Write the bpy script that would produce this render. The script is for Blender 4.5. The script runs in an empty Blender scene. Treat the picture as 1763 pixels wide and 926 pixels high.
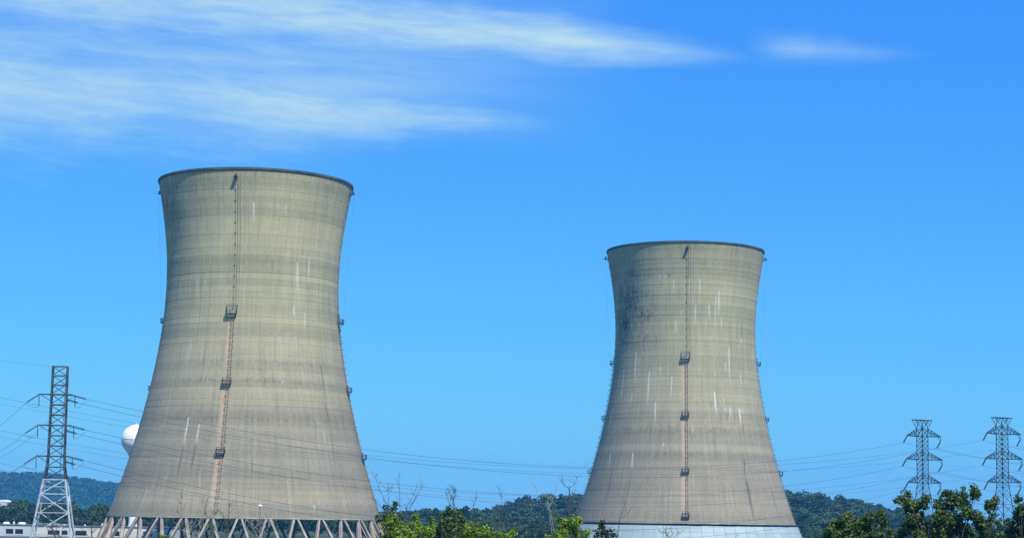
import bpy, math, random
import numpy as np
from mathutils import Vector, Matrix

# ------------------------------------------------------------------ camera
F_PX, PITCH, ROLL = 3261.234, .129309, .0146978
CAMZ = 11.04
sc = bpy.context.scene
cam_d = bpy.data.cameras.new('camera'); cam = bpy.data.objects.new('camera', cam_d)
sc.collection.objects.link(cam); sc.camera = cam
cam_d.sensor_width = 36.0; cam_d.lens = 36.0*F_PX/1763.0
cam_d.clip_start = 1.0; cam_d.clip_end = 40000
cam.location = (0, 0, CAMZ)
cam.matrix_world = Matrix.Translation((0, 0, CAMZ)) @ Matrix.Rotation(math.pi/2+PITCH, 4, 'X') @ Matrix.Rotation(ROLL, 4, 'Z')

def ray(px, py):
    """direction of a photograph pixel, y component 1"""
    xx = (px-881.5)/F_PX; yy = -(py-463)/F_PX
    cr, sr, cp, sp = math.cos(ROLL), math.sin(ROLL), math.cos(PITCH), math.sin(PITCH)
    X = xx*cr-yy*sr; Y = xx*sr+yy*cr
    d = (X, cp-Y*sp, sp+Y*cp)
    return d[0]/d[1], d[2]/d[1]
def at(px, py, Y):
    a, b = ray(px, py)
    return Vector((a*Y, Y, CAMZ+b*Y))
def azel(px, py):
    a, b = ray(px, py)
    return math.degrees(math.atan2(a, 1)), math.degrees(math.atan2(b, math.hypot(a, 1)))

# ------------------------------------------------------------------ node helper
class NG:
    def __init__(s, tree):
        s.t = tree; s.n = tree.nodes; s.l = tree.links
    def node(s, typ, ins=None, **kw):
        n = s.n.new(typ)
        for k, v in kw.items(): setattr(n, k, v)
        for k, v in (ins or {}).items(): s.put(n.inputs[k], v)
        return n
    def put(s, sock, v):
        if isinstance(v, bpy.types.NodeSocket): s.l.new(v, sock)
        else: sock.default_value = v
    def m(s, op, a, b=None, c=None, clamp=False):
        n = s.n.new('ShaderNodeMath'); n.operation = op; n.use_clamp = clamp
        s.put(n.inputs[0], a)
        if b is not None: s.put(n.inputs[1], b)
        if c is not None: s.put(n.inputs[2], c)
        return n.outputs[0]
    def mix(s, f, a, b, mode='MIX'):
        n = s.n.new('ShaderNodeMix'); n.data_type = 'RGBA'; n.blend_type = mode
        s.put(n.inputs[0], f)
        for i, v in ((6, a), (7, b)):
            if isinstance(v, (tuple, list)) and len(v) == 3: v = (*v, 1)
            s.put(n.inputs[i], v)
        return n.outputs[2]
    def ss(s, x, lo, hi, a=0.0, b=1.0):
        n = s.n.new('ShaderNodeMapRange'); n.interpolation_type = 'SMOOTHSTEP'
        s.put(n.inputs[0], x); n.inputs[1].default_value = lo; n.inputs[2].default_value = hi
        n.inputs[3].default_value = a; n.inputs[4].default_value = b
        return n.outputs[0]
    def xyz(s, x, y, z=0.0):
        n = s.n.new('ShaderNodeCombineXYZ')
        for i, v in enumerate((x, y, z)): s.put(n.inputs[i], v)
        return n.outputs[0]
    def noise(s, vec, scale, detail=4, rough=.55, dist=0.0):
        n = s.n.new('ShaderNodeTexNoise'); s.put(n.inputs['Vector'], vec)
        n.inputs['Scale'].default_value = scale; n.inputs['Detail'].default_value = detail
        n.inputs['Roughness'].default_value = rough; n.inputs['Distortion'].default_value = dist
        return n.outputs[0]
    def attr(s, name, out=2):
        n = s.n.new('ShaderNodeAttribute'); n.attribute_name = name
        return n.outputs[out]

# ------------------------------------------------------------------ sky, sun, exposure
SUN_AZ, SUN_EL = math.radians(27), math.radians(54)      # behind the camera, to its right
SUN_DIR = Vector((math.sin(SUN_AZ)*math.cos(SUN_EL), -math.cos(SUN_AZ)*math.cos(SUN_EL), math.sin(SUN_EL)))
w = bpy.data.worlds.new('World'); sc.world = w; w.use_nodes = True
g = NG(w.node_tree); g.n.clear()
sky = g.node('ShaderNodeTexSky', sky_type='NISHITA', sun_disc=False, sun_elevation=SUN_EL,
             sun_rotation=math.pi-SUN_AZ, altitude=100, air_density=1.0, dust_density=0.25, ozone_density=4.0)
# clear polarised blue of the photograph: a colour curve per channel on the physical sky
sc_ = g.node('ShaderNodeSeparateColor', {0: sky.outputs[0]})
def curve(i, a, gm): return g.m('MULTIPLY', g.m('POWER', g.m('MULTIPLY', sc_.outputs[i], .1), gm), a*10*SKY_GAIN)
SKY_GAIN = .84
skyc = g.node('ShaderNodeCombineColor', {0: curve(0, .375, 1.08), 1: curve(1, .835, .80), 2: curve(2, 1.05, .10)}).outputs[0]
dirv = g.node('ShaderNodeTexCoord').outputs['Generated']
sp = g.node('ShaderNodeSeparateXYZ', {0: dirv})
az = g.m('MULTIPLY', g.m('ARCTAN2', sp.outputs[0], sp.outputs[1]), 57.29578)
el = g.m('MULTIPLY', g.m('ARCSINE', sp.outputs[2]), 57.29578)
cv = g.xyz(g.m('MULTIPLY', az, .16), g.m('ADD', g.m('MULTIPLY', el, 1.0), g.m('MULTIPLY', az, .05)))
n_big = g.noise(cv, .55, 5, .55, .6)
n_fine = g.noise(g.xyz(g.m('MULTIPLY', az, .3), g.m('ADD', g.m('MULTIPLY', el, 2.2), g.m('MULTIPLY', az, .12)), 3.0), 1.3, 7, .62, .9)
wrp = g.m('MULTIPLY', g.m('SUBTRACT', g.noise(g.xyz(g.m('MULTIPLY', az, .22), g.m('MULTIPLY', el, .5), 11.0), 1.0, 4, .55), .5), 2.6)
fib = g.noise(g.xyz(g.m('MULTIPLY', az, .34), g.m('ADD', g.m('MULTIPLY_ADD', az, .10, wrp), g.m('MULTIPLY', el, 2.6)), 5.0), 1.0, 7, .60, .5)
fib = g.ss(fib, .28, .72)
def streak(p1, p2, th1, th2, pw, soft, seed):
    (a1, e1), (a2, e2) = azel(*p1), azel(*p2)
    sl = (e2-e1)/(a2-a1)
    ec = g.m('MULTIPLY_ADD', az, sl, e1-sl*a1)
    t = g.m('DIVIDE', g.m('SUBTRACT', a2, az), a2-a1, clamp=True)
    th = g.m('MULTIPLY_ADD', g.m('POWER', t, pw), th1-th2, th2)
    d = g.m('DIVIDE', g.m('ABSOLUTE', g.m('SUBTRACT', el, ec)), th)
    nn = g.m('MULTIPLY_ADD', g.m('SUBTRACT', n_fine, .5), .7, g.m('MULTIPLY', wrp, .55))
    v = g.m('ADD', g.m('SUBTRACT', 1.42, d), nn)
    v = g.m('MULTIPLY', g.ss(v, 0.0, soft), g.m('MULTIPLY_ADD', fib, .42, .78))
    endm = g.ss(g.m('SUBTRACT', a2, az), -.6, 5.0)
    farm = g.ss(az, a1-14, a1-4)
    return g.m('MULTIPLY', g.m('MULTIPLY', v, endm), farm)
s1 = streak((150, -30), (1300, 100), 1.9, .16, .80, 1.9, 1)
s2 = streak((-60, 130), (990, 218), 2.5, .14, .85, 2.0, 2)
s4 = streak((100, 80), (860, 124), 1.2, .12, .8, 1.9, 4)
s3 = g.m('MULTIPLY', streak((1330, 84), (1600, 95), .50, .10, .6, 2.0, 3), g.ss(az, azel(1270, 90)[0], azel(1390, 90)[0]))
veil = g.m('MULTIPLY', g.m('MULTIPLY', g.ss(az, 5, -7), g.ss(el, 9.8, 13.0)), g.ss(n_big, .25, .75))
cl = g.m('MAXIMUM', g.m('MULTIPLY', s1, .95), g.m('MAXIMUM', g.m('MAXIMUM', g.m('MULTIPLY', s4, .6), g.m('MULTIPLY', s2, .92)), g.m('MAXIMUM', g.m('MULTIPLY', s3, .58), g.m('MULTIPLY', veil, .65))))
# the same thin cirrus goes on overhead and round the sky outside the picture
over = g.m('MULTIPLY', g.ss(g.noise(g.xyz(g.m('MULTIPLY', az, .05), g.m('MULTIPLY', el, .16), 7.0), 1.0, 6, .6, .6), .48, .75), g.ss(el, 17.5, 26))
cl = g.m('MAXIMUM', cl, g.m('MULTIPLY', over, .7))
colr = g.mix(g.m('MULTIPLY', cl, .95, clamp=True), skyc, tuple(SKY_GAIN*c for c in (5.2, 7.7, 8.7)))
bg = g.node('ShaderNodeBackground', {'Color': colr, 'Strength': .10})
out = g.node('ShaderNodeOutputWorld', {0: bg.outputs[0]})

sun_d = bpy.data.lights.new('sun', 'SUN'); sun = bpy.data.objects.new('sun', sun_d); sc.collection.objects.link(sun)
sun_d.energy = 4.6; sun_d.angle = math.radians(.53); sun_d.color = (1.0, .95, .86)
sun.rotation_euler = (-SUN_DIR).to_track_quat('-Z', 'Y').to_euler(); sun.location = (0, -50, 200)
vs = sc.view_settings
vs.view_transform = 'Standard'; vs.look = 'None'; vs.gamma = 1.0; vs.exposure = 0.25; vs.use_curve_mapping = False
sc.render.engine = 'CYCLES'
sc.cycles.max_bounces = 5; sc.cycles.diffuse_bounces = 2; sc.cycles.volume_bounces = 0
sc.cycles.transparent_max_bounces = 6; sc.cycles.caustics_reflective = False; sc.cycles.caustics_refractive = False
sc.cycles.use_denoising = False
HAZE = 0.00013

# ------------------------------------------------------------------ object helpers
COL = sc.collection
def tag(o, label=None, cat=None, group=None, kind=None):
    if label: o['label'] = label
    if cat: o['category'] = cat
    if group: o['group'] = group
    if kind: o['kind'] = kind
    return o
def link(name, me, parent=None):
    o = bpy.data.objects.new(name, me); COL.objects.link(o)
    if parent is not None: o.parent = parent
    return o
def empty(name, loc, rz=0.0):
    o = link(name, None); o.location = loc; o.rotation_euler = (0, 0, rz); o.empty_display_size = .5
    return o
def np_mesh(name, verts, faces, mat=None, smooth=False, attrs=None, uv=None):
    verts = np.asarray(verts, dtype=np.float32); faces = np.asarray(faces, dtype=np.int32)
    nf, k = faces.shape
    me = bpy.data.meshes.new(name)
    me.vertices.add(len(verts)); me.vertices.foreach_set('co', verts.ravel())
    me.loops.add(nf*k); me.loops.foreach_set('vertex_index', faces.ravel())
    me.polygons.add(nf); me.polygons.foreach_set('loop_start', np.arange(0, nf*k, k, dtype=np.int32))
    try: me.polygons.foreach_set('loop_total', np.full(nf, k, dtype=np.int32))
    except Exception: pass
    if smooth: me.polygons.foreach_set('use_smooth', np.ones(nf, dtype=bool))
    for an, av in (attrs or {}).items():
        a = me.attributes.new(an, 'FLOAT', 'POINT'); a.data.foreach_set('value', np.asarray(av, dtype=np.float32))
    if uv is not None:
        u = me.uv_layers.new(name='UVMap'); u.data.foreach_set('uv', np.asarray(uv, dtype=np.float32)[faces.ravel()].ravel())
    if mat: me.materials.append(mat)
    me.update(calc_edges=True); me.validate()
    return me
class MB:
    """collects boxes, beams, tubes and lathes, links them as one mesh"""
    def __init__(s): s.v = []; s.f = []
    def add(s, vs, fs):
        o = len(s.v); s.v += [tuple(v) for v in vs]; s.f += [tuple(i+o for i in f) for f in fs]
    def box(s, x0, x1, y0, y1, z0, z1):
        s.add([(x, y, z) for z in (z0, z1) for x, y in ((x0, y0), (x1, y0), (x1, y1), (x0, y1))],
              [(3, 2, 1, 0), (4, 5, 6, 7), (0, 1, 5, 4), (1, 2, 6, 5), (2, 3, 7, 6), (3, 0, 4, 7)])
        return s
    def beam(s, p, q, wd, hd=None, wd2=None, up=(0, 0, 1)):
        p, q = Vector(p), Vector(q); hd = hd or wd; wd2 = wd2 or wd
        d = (q-p).normalized(); u = Vector(up)
        if abs(d.dot(u)) > .98: u = Vector((0, 1, 0))
        a = d.cross(u).normalized(); b = a.cross(d)
        vs = []
        for c, k in ((p, wd), (q, wd2)):
            h = hd*k/wd
            for sx, sy in ((-1, -1), (1, -1), (1, 1), (-1, 1)): vs.append(c+a*sx*k/2+b*sy*h/2)
        s.add(vs, [(3, 2, 1, 0), (4, 5, 6, 7), (0, 1, 5, 4), (1, 2, 6, 5), (2, 3, 7, 6), (3, 0, 4, 7)])
        return s
    def tube(s, pts, rad, n=6):
        pts = [Vector(p) for p in pts]; rings = []
        for i, p in enumerate(pts):
            d = (pts[min(i+1, len(pts)-1)]-pts[max(i-1, 0)]).normalized()
            u = Vector((0, 0, 1)) if abs(d.z) < .9 else Vector((1, 0, 0))
            a = d.cross(u).normalized(); b = a.cross(d); r = rad[i] if hasattr(rad, '__len__') else rad
            rings.append([p+(a*math.cos(2*math.pi*k/n)+b*math.sin(2*math.pi*k/n))*r for k in range(n)])
        vs = [v for r in rings for v in r]; fs = []
        for i in range(len(pts)-1):
            for k in range(n):
                fs.append((i*n+k, i*n+(k+1) % n, (i+1)*n+(k+1) % n, (i+1)*n+k))
        fs.append(tuple(range(n))[::-1]); fs.append(tuple((len(pts)-1)*n+k for k in range(n)))
        s.add(vs, fs); return s
    def lathe(s, prof, n=24, c=(0, 0, 0)):
        vs = [(c[0]+r*math.cos(2*math.pi*k/n), c[1]+r*math.sin(2*math.pi*k/n), c[2]+z) for r, z in prof for k in range(n)]
        fs = [(i*n+k, i*n+(k+1) % n, (i+1)*n+(k+1) % n, (i+1)*n+k) for i in range(len(prof)-1) for k in range(n)]
        s.add(vs, fs); return s
    def mesh(s, name, mat, smooth=False):
        me = bpy.data.meshes.new(name); me.from_pydata([tuple(v) for v in s.v], [], s.f)
        if mat: me.materials.append(mat)
        if smooth:
            for p in me.polygons: p.use_smooth = True
        me.update(); return me
    def build(s, name, mat, parent=None, smooth=False): return link(name, s.mesh(name, mat, smooth), parent)

# ------------------------------------------------------------------ materials
def mat_new(name):
    m = bpy.data.materials.new(name); m.use_nodes = True
    gg = NG(m.node_tree); gg.n.clear()
    o = gg.node('ShaderNodeOutputMaterial'); return m, gg, o
def simple(name, col, rough=.7, metal=0.0, var=.15, scale=1.0, spec=.3):
    m, gg, o = mat_new(name)
    tc = gg.node('ShaderNodeTexCoord').outputs['Object']
    n = gg.noise(tc, scale, 4, .6)
    dark = tuple(c*(1-var) for c in col); lite = tuple(min(1, c*(1+var)) for c in col)
    c = gg.mix(gg.ss(n, .3, .7), dark, lite)
    b = gg.node('ShaderNodeBsdfPrincipled', {'Base Color': c, 'Roughness': rough, 'Metallic': metal, 'Specular IOR Level': spec})
    gg.l.new(b.outputs[0], o.inputs[0]); return m
M = {}
M['dark_steel'] = simple('dark_steel', (.030, .036, .048), .7, .1)
M['tower_steel'] = simple('tower_steel', (.060, .070, .075), .65, .2, .3, .4)
M['galv'] = simple('galvanised_steel', (.52, .56, .57), .45, .25, .15, .8)
M['wire'] = simple('wire', (.10, .12, .14), .6, .2)
M['ladder'] = simple('ladder_steel', (.25, .225, .185), .8, .1, .3, .5)
M['platform'] = simple('platform_steel', (.045, .05, .05), .7, .2, .3, .8)
M['insulator'] = simple('insulator_glass', (.05, .06, .07), .35)
M['white_tank'] = simple('white_tank_paint', (.80, .80, .77), .35, 0, .05, .15, .5)
M['lit_cream'] = simple('lit_cream_wall', (.62, .62, .54), .8, 0, .06, .3)  # lit copy of the building's wall colour
M['shaded_grey'] = simple('shaded_grey_wall', (.50, .55, .57), .8, 0, .06, .3)  # left wing's shade put into the wall colour; also used for frames and shed
M['white'] = simple('white_paint', (.75, .75, .73), .5, 0, .05, .6)
M['roof'] = simple('roof_membrane', (.12, .13, .14), .8, 0, .2, .3)
M['glass'] = simple('dark_glass', (.012, .014, .018), .12, 0, .2, .3, .6)
M['bark'] = simple('bark', (.075, .062, .050), .9, 0, .3, 3)
M['dead'] = simple('dead_wood', (.085, .075, .068), .9, 0, .4, 2)
M['deadpale'] = simple('pale_dead_wood', (.30, .28, .25), .85, 0, .4, 2)
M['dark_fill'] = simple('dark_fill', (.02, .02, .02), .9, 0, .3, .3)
M['leg'] = simple('leg_concrete', (.36, .31, .25), .85, 0, .22, .45)
M['lip'] = simple('lip_concrete', (.42, .39, .31), .85, 0, .2, .3)

def concrete():
    m, G, o = mat_new('weathered_concrete')
    uv = G.node('ShaderNodeUVMap', uv_map='UVMap').outputs[0]
    s = G.node('ShaderNodeSeparateXYZ', {0: uv}); u, v = s.outputs[0], s.outputs[1]
    rnd = G.node('ShaderNodeObjectInfo').outputs['Random']
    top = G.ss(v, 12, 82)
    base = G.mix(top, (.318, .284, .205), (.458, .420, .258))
    band = G.noise(G.xyz(G.m('MULTIPLY', u, .012), v, 1.0), .16, 4, .65)
    base = G.mix(G.ss(band, .36, .66), G.mix(1.0, base, (.80, .82, .82), 'MULTIPLY'), G.mix(1.0, base, (1.08, 1.04, 1.0), 'MULTIPLY'))
    tone = G.m('MULTIPLY_ADD', rnd, .17, .90)
    patch = G.m('MULTIPLY_ADD', G.noise(G.xyz(u, v, 5.0), .045, 5, .6), .50, .74)
    vst = G.m('MULTIPLY_ADD', G.noise(G.xyz(u, G.m('MULTIPLY', v, .06), 2.0), .85, 5, .65), .56, .71)
    mott = G.m('MULTIPLY_ADD', G.noise(G.xyz(u, v, 9.0), 1.5, 5, .75), .60, .69)
    # formwork joints, one every 1.6 m round the shell
    fr = G.m('FRACT', G.m('DIVIDE', u, 1.6)); j = G.m('ABSOLUTE', G.m('SUBTRACT', fr, .5))
    jn = G.m('SUBTRACT', 1.0, G.m('MULTIPLY', G.ss(j, .40, .49), G.ss(G.noise(G.xyz(u, v, 4.0), .12, 3), .4, .7, .03, .22)))
    k = G.m('MULTIPLY', G.m('MULTIPLY', tone, patch), G.m('MULTIPLY', G.m('MULTIPLY', vst, mott), jn))
    c = G.mix(1.0, base, G.xyz(k, k, k), 'MULTIPLY')
    # soot: mottled dark growth, also shade painted on the left tower's upper left; dark runs; lime runs; rust
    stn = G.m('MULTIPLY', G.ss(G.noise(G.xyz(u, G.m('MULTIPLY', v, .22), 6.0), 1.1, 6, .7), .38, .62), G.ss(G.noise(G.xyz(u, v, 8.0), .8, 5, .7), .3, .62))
    lime = G.m('MULTIPLY', G.ss(G.noise(G.xyz(u, G.m('MULTIPLY', v, .045), 12.0), 1.5, 3, .6), .60, .74), G.ss(G.noise(G.xyz(u, v, 13.0), .07, 4, .6), .44, .66))
    c = G.mix(G.m('MULTIPLY', lime, .42), c, (.60, .61, .56))
    drip = G.m('MULTIPLY', G.ss(G.noise(G.xyz(u, G.m('MULTIPLY', v, .035), 14.0), 1.1, 4, .65), .56, .74), G.ss(G.noise(G.xyz(u, v, 15.0), .05, 4, .6), .40, .62))
    c = G.mix(G.m('MULTIPLY', drip, .42), c, (.12, .12, .10))
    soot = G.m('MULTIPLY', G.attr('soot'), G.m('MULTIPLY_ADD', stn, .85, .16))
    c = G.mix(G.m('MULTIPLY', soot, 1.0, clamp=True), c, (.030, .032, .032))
    brk = G.ss(G.noise(G.xyz(u, v, 3.0), 1.2, 4, .7), .22, .6)
    c = G.mix(G.m('MULTIPLY', G.attr('dark'), G.m('MULTIPLY_ADD', brk, .45, .5)), c, (.075, .080, .072))
    wfib = G.ss(G.noise(G.xyz(u, G.m('MULTIPLY', v, .10), 16.0), 3.0, 4, .7), .30, .62)
    c = G.mix(G.m('MULTIPLY', G.attr('white'), G.m('MULTIPLY', G.m('MULTIPLY_ADD', brk, .35, .62), G.m('MULTIPLY_ADD', wfib, .35, .65))), c, (.70, .72, .70))
    r = G.attr('rust')
    c = G.mix(G.m('MULTIPLY', G.ss(r, 0, .6), .55), c, (.56, .40, .27))
    c = G.mix(G.m('MULTIPLY', G.ss(r, .6, 1.0), G.m('MULTIPLY_ADD', brk, .6, .3)), c, (.44, .15, .04))
    bmp = G.node('ShaderNodeBump', {'Strength': .35, 'Distance': .05, 'Height': G.noise(G.xyz(u, v, 0.0), 2.4, 5, .7)})
    b = G.node('ShaderNodeBsdfPrincipled', {'Base Color': c, 'Roughness': .92, 'Specular IOR Level': .15, 'Normal': bmp.outputs[0]})
    G.l.new(b.outputs[0], o.inputs[0]); return m
M['concrete'] = concrete()
def panelmat():
    m, G, o = mat_new('skirt_panel')
    tc = G.node('ShaderNodeTexCoord').outputs['Object']; s = G.node('ShaderNodeSeparateXYZ', {0: tc})
    rnd = G.node('ShaderNodeObjectInfo').outputs['Random']
    n = G.noise(G.xyz(s.outputs[0], s.outputs[1], G.m('MULTIPLY', s.outputs[2], .12)), .9, 5, .65)
    k = G.m('MULTIPLY', G.m('MULTIPLY_ADD', rnd, .14, .86), G.m('MULTIPLY_ADD', n, .36, .82))
    c = G.mix(1.0, (.37, .475, .47), G.xyz(k, k, k), 'MULTIPLY')
    b = G.node('ShaderNodeBsdfPrincipled', {'Base Color': c, 'Roughness': .6, 'Specular IOR Level': .3})
    G.l.new(b.outputs[0], o.inputs[0]); return m
M['panel'] = panelmat()
def leafmat(name, lo, hi, trans=.3, rough=.5):
    m, G, o = mat_new(name)
    t = G.attr('tone')
    c = G.mix(t, lo, hi)
    d = G.node('ShaderNodeBsdfPrincipled', {'Base Color': c, 'Roughness': rough, 'Specular IOR Level': .25})
    tr = G.node('ShaderNodeBsdfTranslucent', {'Color': G.mix(.5, c, (hi[0]*1.3, hi[1]*1.3, hi[2]*.7))})
    mx = G.node('ShaderNodeMixShader', {0: trans, 1: d.outputs[0], 2: tr.outputs[0]})
    G.l.new(mx.outputs[0], o.inputs[0]); return m
M['leaf_bright'] = leafmat('bright_leaves', (.05, .11, .012), (.27, .38, .03), .35)
M['leaf_dark'] = leafmat('dark_leaves', (.018, .046, .013), (.135, .205, .040), .25)
M['leaf_vdark'] = leafmat('dark_bush_leaves', (.010, .020, .012), (.030, .045, .022), .15)
M['leaf_green'] = leafmat('green_leaves', (.022, .055, .014), (.085, .135, .03), .25)
M['wood_near'] = leafmat('woodland_leaves', (.012, .034, .014), (.075, .130, .036), .15, .8)
M['wood_far'] = leafmat('far_woodland_leaves', (.014, .042, .022), (.070, .130, .045), .1, .9)
def groundmat():
    m, G, o = mat_new('grassy_ground')
    tc = G.node('ShaderNodeTexCoord').outputs['Object']
    c = G.mix(G.ss(G.noise(tc, .02, 6, .6), .35, .65), (.045, .065, .022), (.10, .095, .05))
    c = G.mix(G.ss(G.noise(tc, .8, 5, .7), .4, .7), c, (.06, .085, .03))
    b = G.node('ShaderNodeBsdfPrincipled', {'Base Color': c, 'Roughness': .95, 'Specular IOR Level': .1})
    G.l.new(b.outputs[0], o.inputs[0]); return m
M['ground'] = groundmat()

# ------------------------------------------------------------------ ground and hills
def hz(x): return 0.0
tag(link('ground', np_mesh('ground', [(-9000, -600, 0), (9000, -600, 0), (9000, 9000, 0), (-9000, 9000, 0)], [(0, 1, 2, 3)], M['ground'])), kind='structure')

def skyline(pts, Y, drop):
    xs, zs = [], []
    for px, py in pts:
        p = at(px, py, Y); xs.append(p.x); zs.append(max(.5, p.z-drop))
    return np.array(xs), np.array(zs)
def terrain(name, pts, Y0, Yc, Y1, drop, nx=90, ny=30, seed=1):
    xs, zs = skyline(pts, Yc, drop)
    X = np.linspace(xs[0], xs[-1], nx); Yv = np.linspace(Y0, Y1, ny)
    XX, YY = np.meshgrid(X, Yv)
    def height(x, y):
        k = np.clip(np.where(y < Yc, (y-Y0)/(Yc-Y0), (Y1-y)/(Y1-Yc)), 0, 1)
        k = k*k*(3-2*k)
        return np.interp(x*Yc/np.maximum(Yc*.6, y)*1.0 if False else x, xs, zs)*k-.3
    V = np.stack([XX, YY, height(XX, YY)], -1).reshape(-1, 3)
    F = [(r*nx+c, r*nx+c+1, (r+1)*nx+c+1, (r+1)*nx+c) for r in range(ny-1) for c in range(nx-1)]
    tag(link(name, np_mesh(name, V, F, M['ground'], True)), kind='structure')
    return height
FAR = [(-900, 850), (-600, 835), (-300, 818), (-120, 815), (0, 814), (40, 816), (80, 815), (120, 822), (160, 827), (200, 833), (260, 845), (340, 860), (480, 874), (700, 886)]
MID = [(560, 886), (680, 886), (740, 886), (790, 882), (840, 876), (870, 866), (900, 856), (935, 853), (960, 851), (1000, 849), (1080, 842), (1180, 838), (1280, 842), (1350, 848), (1400, 849), (1440, 855), (1480, 863), (1510, 871), (1540, 880), (1575, 892), (1700, 899), (1800, 900)]
h_far = terrain('far_ridge', FAR, 2900, 3600, 4300, 11, 110, 36)
h_mid = terrain('wooded_hill', MID, 960, 1230, 1560, 12, 110, 30)

# ------------------------------------------------------------------ foliage
def leaf_quads(C, N, size, rng, asp=.62, fold=.18):
    """one folded leaf (a quad) at each centre C facing along N"""
    n = len(C); N = N/np.maximum(1e-6, np.linalg.norm(N, axis=1, keepdims=True))
    r = rng.normal(size=(n, 3)); A = np.cross(N, r); A /= np.maximum(1e-6, np.linalg.norm(A, axis=1, keepdims=True))
    B = np.cross(N, A); s = np.asarray(size).reshape(-1, 1)*np.ones((n, 1))
    P = np.stack([C-A*s*.5, C+B*s*asp*.5+N*s*fold*.5, C+A*s*.5, C-B*s*asp*.5+N*s*fold*.5], 1)
    return P.reshape(-1, 3), np.arange(n*4).reshape(-1, 4)
def blob_dirs(n, rng):
    d = rng.normal(size=(n, 3)); return d/np.linalg.norm(d, axis=1, keepdims=True)

def wood_tree_arrays(x, y, z, h, r, nq, qs, rng, trunk=.28):
    """clumped crown of leaf facets for a distant tree"""
    nl = 7
    lc = blob_dirs(nl, rng)*np.array([r*.55, r*.55, h*.24])+np.array([x, y, z+h*.62])
    lc[0] = (x, y, z+h*.80); lr = r*rng.uniform(.38, .60, nl); lr[0] = r*.5
    idx = rng.integers(0, nl, nq)
    d = blob_dirs(nq, rng); d[:, 2] = np.where(rng.random(nq) < .7, np.abs(d[:, 2]), d[:, 2])
    C = lc[idx]+d*lr[idx][:, None]*np.array([1, 1, .9])*rng.uniform(.75, 1.05, (nq, 1))
    N = d+rng.normal(size=(nq, 3))*.45
    t = np.clip(rng.uniform(-.05, .85)+rng.normal(size=nq)*.18+(idx % 3-1)*.08, 0, 1)
    V, F = leaf_quads(C, N, qs*rng.uniform(.7, 1.3, nq), rng, .85, .1)
    return V, F, np.repeat(t, 4)
def woods(name, label, trees, nq, qs, mat, seed):
    rng = np.random.default_rng(seed); Vs, Fs, Ts = [], [], []; o = 0
    for (x, y, z, h, r) in trees:
        V, F, t = wood_tree_arrays(x, y, z, h, r, nq, qs, rng)
        Vs.append(V); Fs.append(F+o); Ts.append(t); o += len(V)
    ob = link(name, np_mesh(name, np.concatenate(Vs), np.concatenate(Fs), mat, False, {'tone': np.concatenate(Ts)}))
    return tag(ob, label, 'woodland', kind='stuff')
rng0 = np.random.default_rng(5)
# far ridge
tr = []
for i in range(3800):
    y = rng0.uniform(2950, 3680); px = rng0.uniform(-420, 330); x = ray(px, 860)[0]*y
    tr.append((x, y, float(h_far(x, y)), rng0.uniform(8, 16), rng0.uniform(3.5, 9)))
woods('ridge_forest', 'hazy blue forest covering the far ridge at the left', tr, 46, 3.6, M['wood_far'], 11)
# wooded hill behind the two towers
tr = []
for i in range(900):
    y = rng0.uniform(985, 1330); px = rng0.uniform(690, 1640)
    if 1030 < px < 1330 and rng0.random() < .7: continue
    x = ray(px, 880)[0]*y
    tr.append((x, y, float(h_mid(x, y)), rng0.uniform(7, 14.5), rng0.uniform(2.4, 6.6)))
woods('hill_forest', 'dark green wood covering the hill behind the right cooling tower', tr, 170, 1.5, M['wood_near'], 12)
# wood behind the building and the left tower, seen through its legs
tr = []
for i in range(330):
    y = rng0.uniform(770, 930); px = rng0.uniform(-160, 690); x = ray(px, 880)[0]*y
    tr.append((x, y, 0, rng0.uniform(10, 15.5) if px < 260 else rng0.uniform(8, 12), rng0.uniform(3.2, 5.4)))
woods('shore_forest', 'dark wood behind the white building and the left tower legs', tr, 240, 1.15, M['wood_near'], 13)
# lower scrub between the towers
tr = []
for i in range(230):
    y = rng0.uniform(560, 860); px = rng0.uniform(690, 1000); x = ray(px, 880)[0]*y
    tr.append((x, y, 0, rng0.uniform(5.5, 9.0), rng0.uniform(2.6, 4.5)))
for i in range(160):
    y = rng0.uniform(640, 950); px = rng0.uniform(1395, 1800); x = ray(px, 880)[0]*y
    tr.append((x, y, 0, rng0.uniform(5, 9), rng0.uniform(2.6, 4.5)))
woods('scrub', 'low green scrub on the flat ground between the towers', tr, 260, .8, M['wood_near'], 14)

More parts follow.
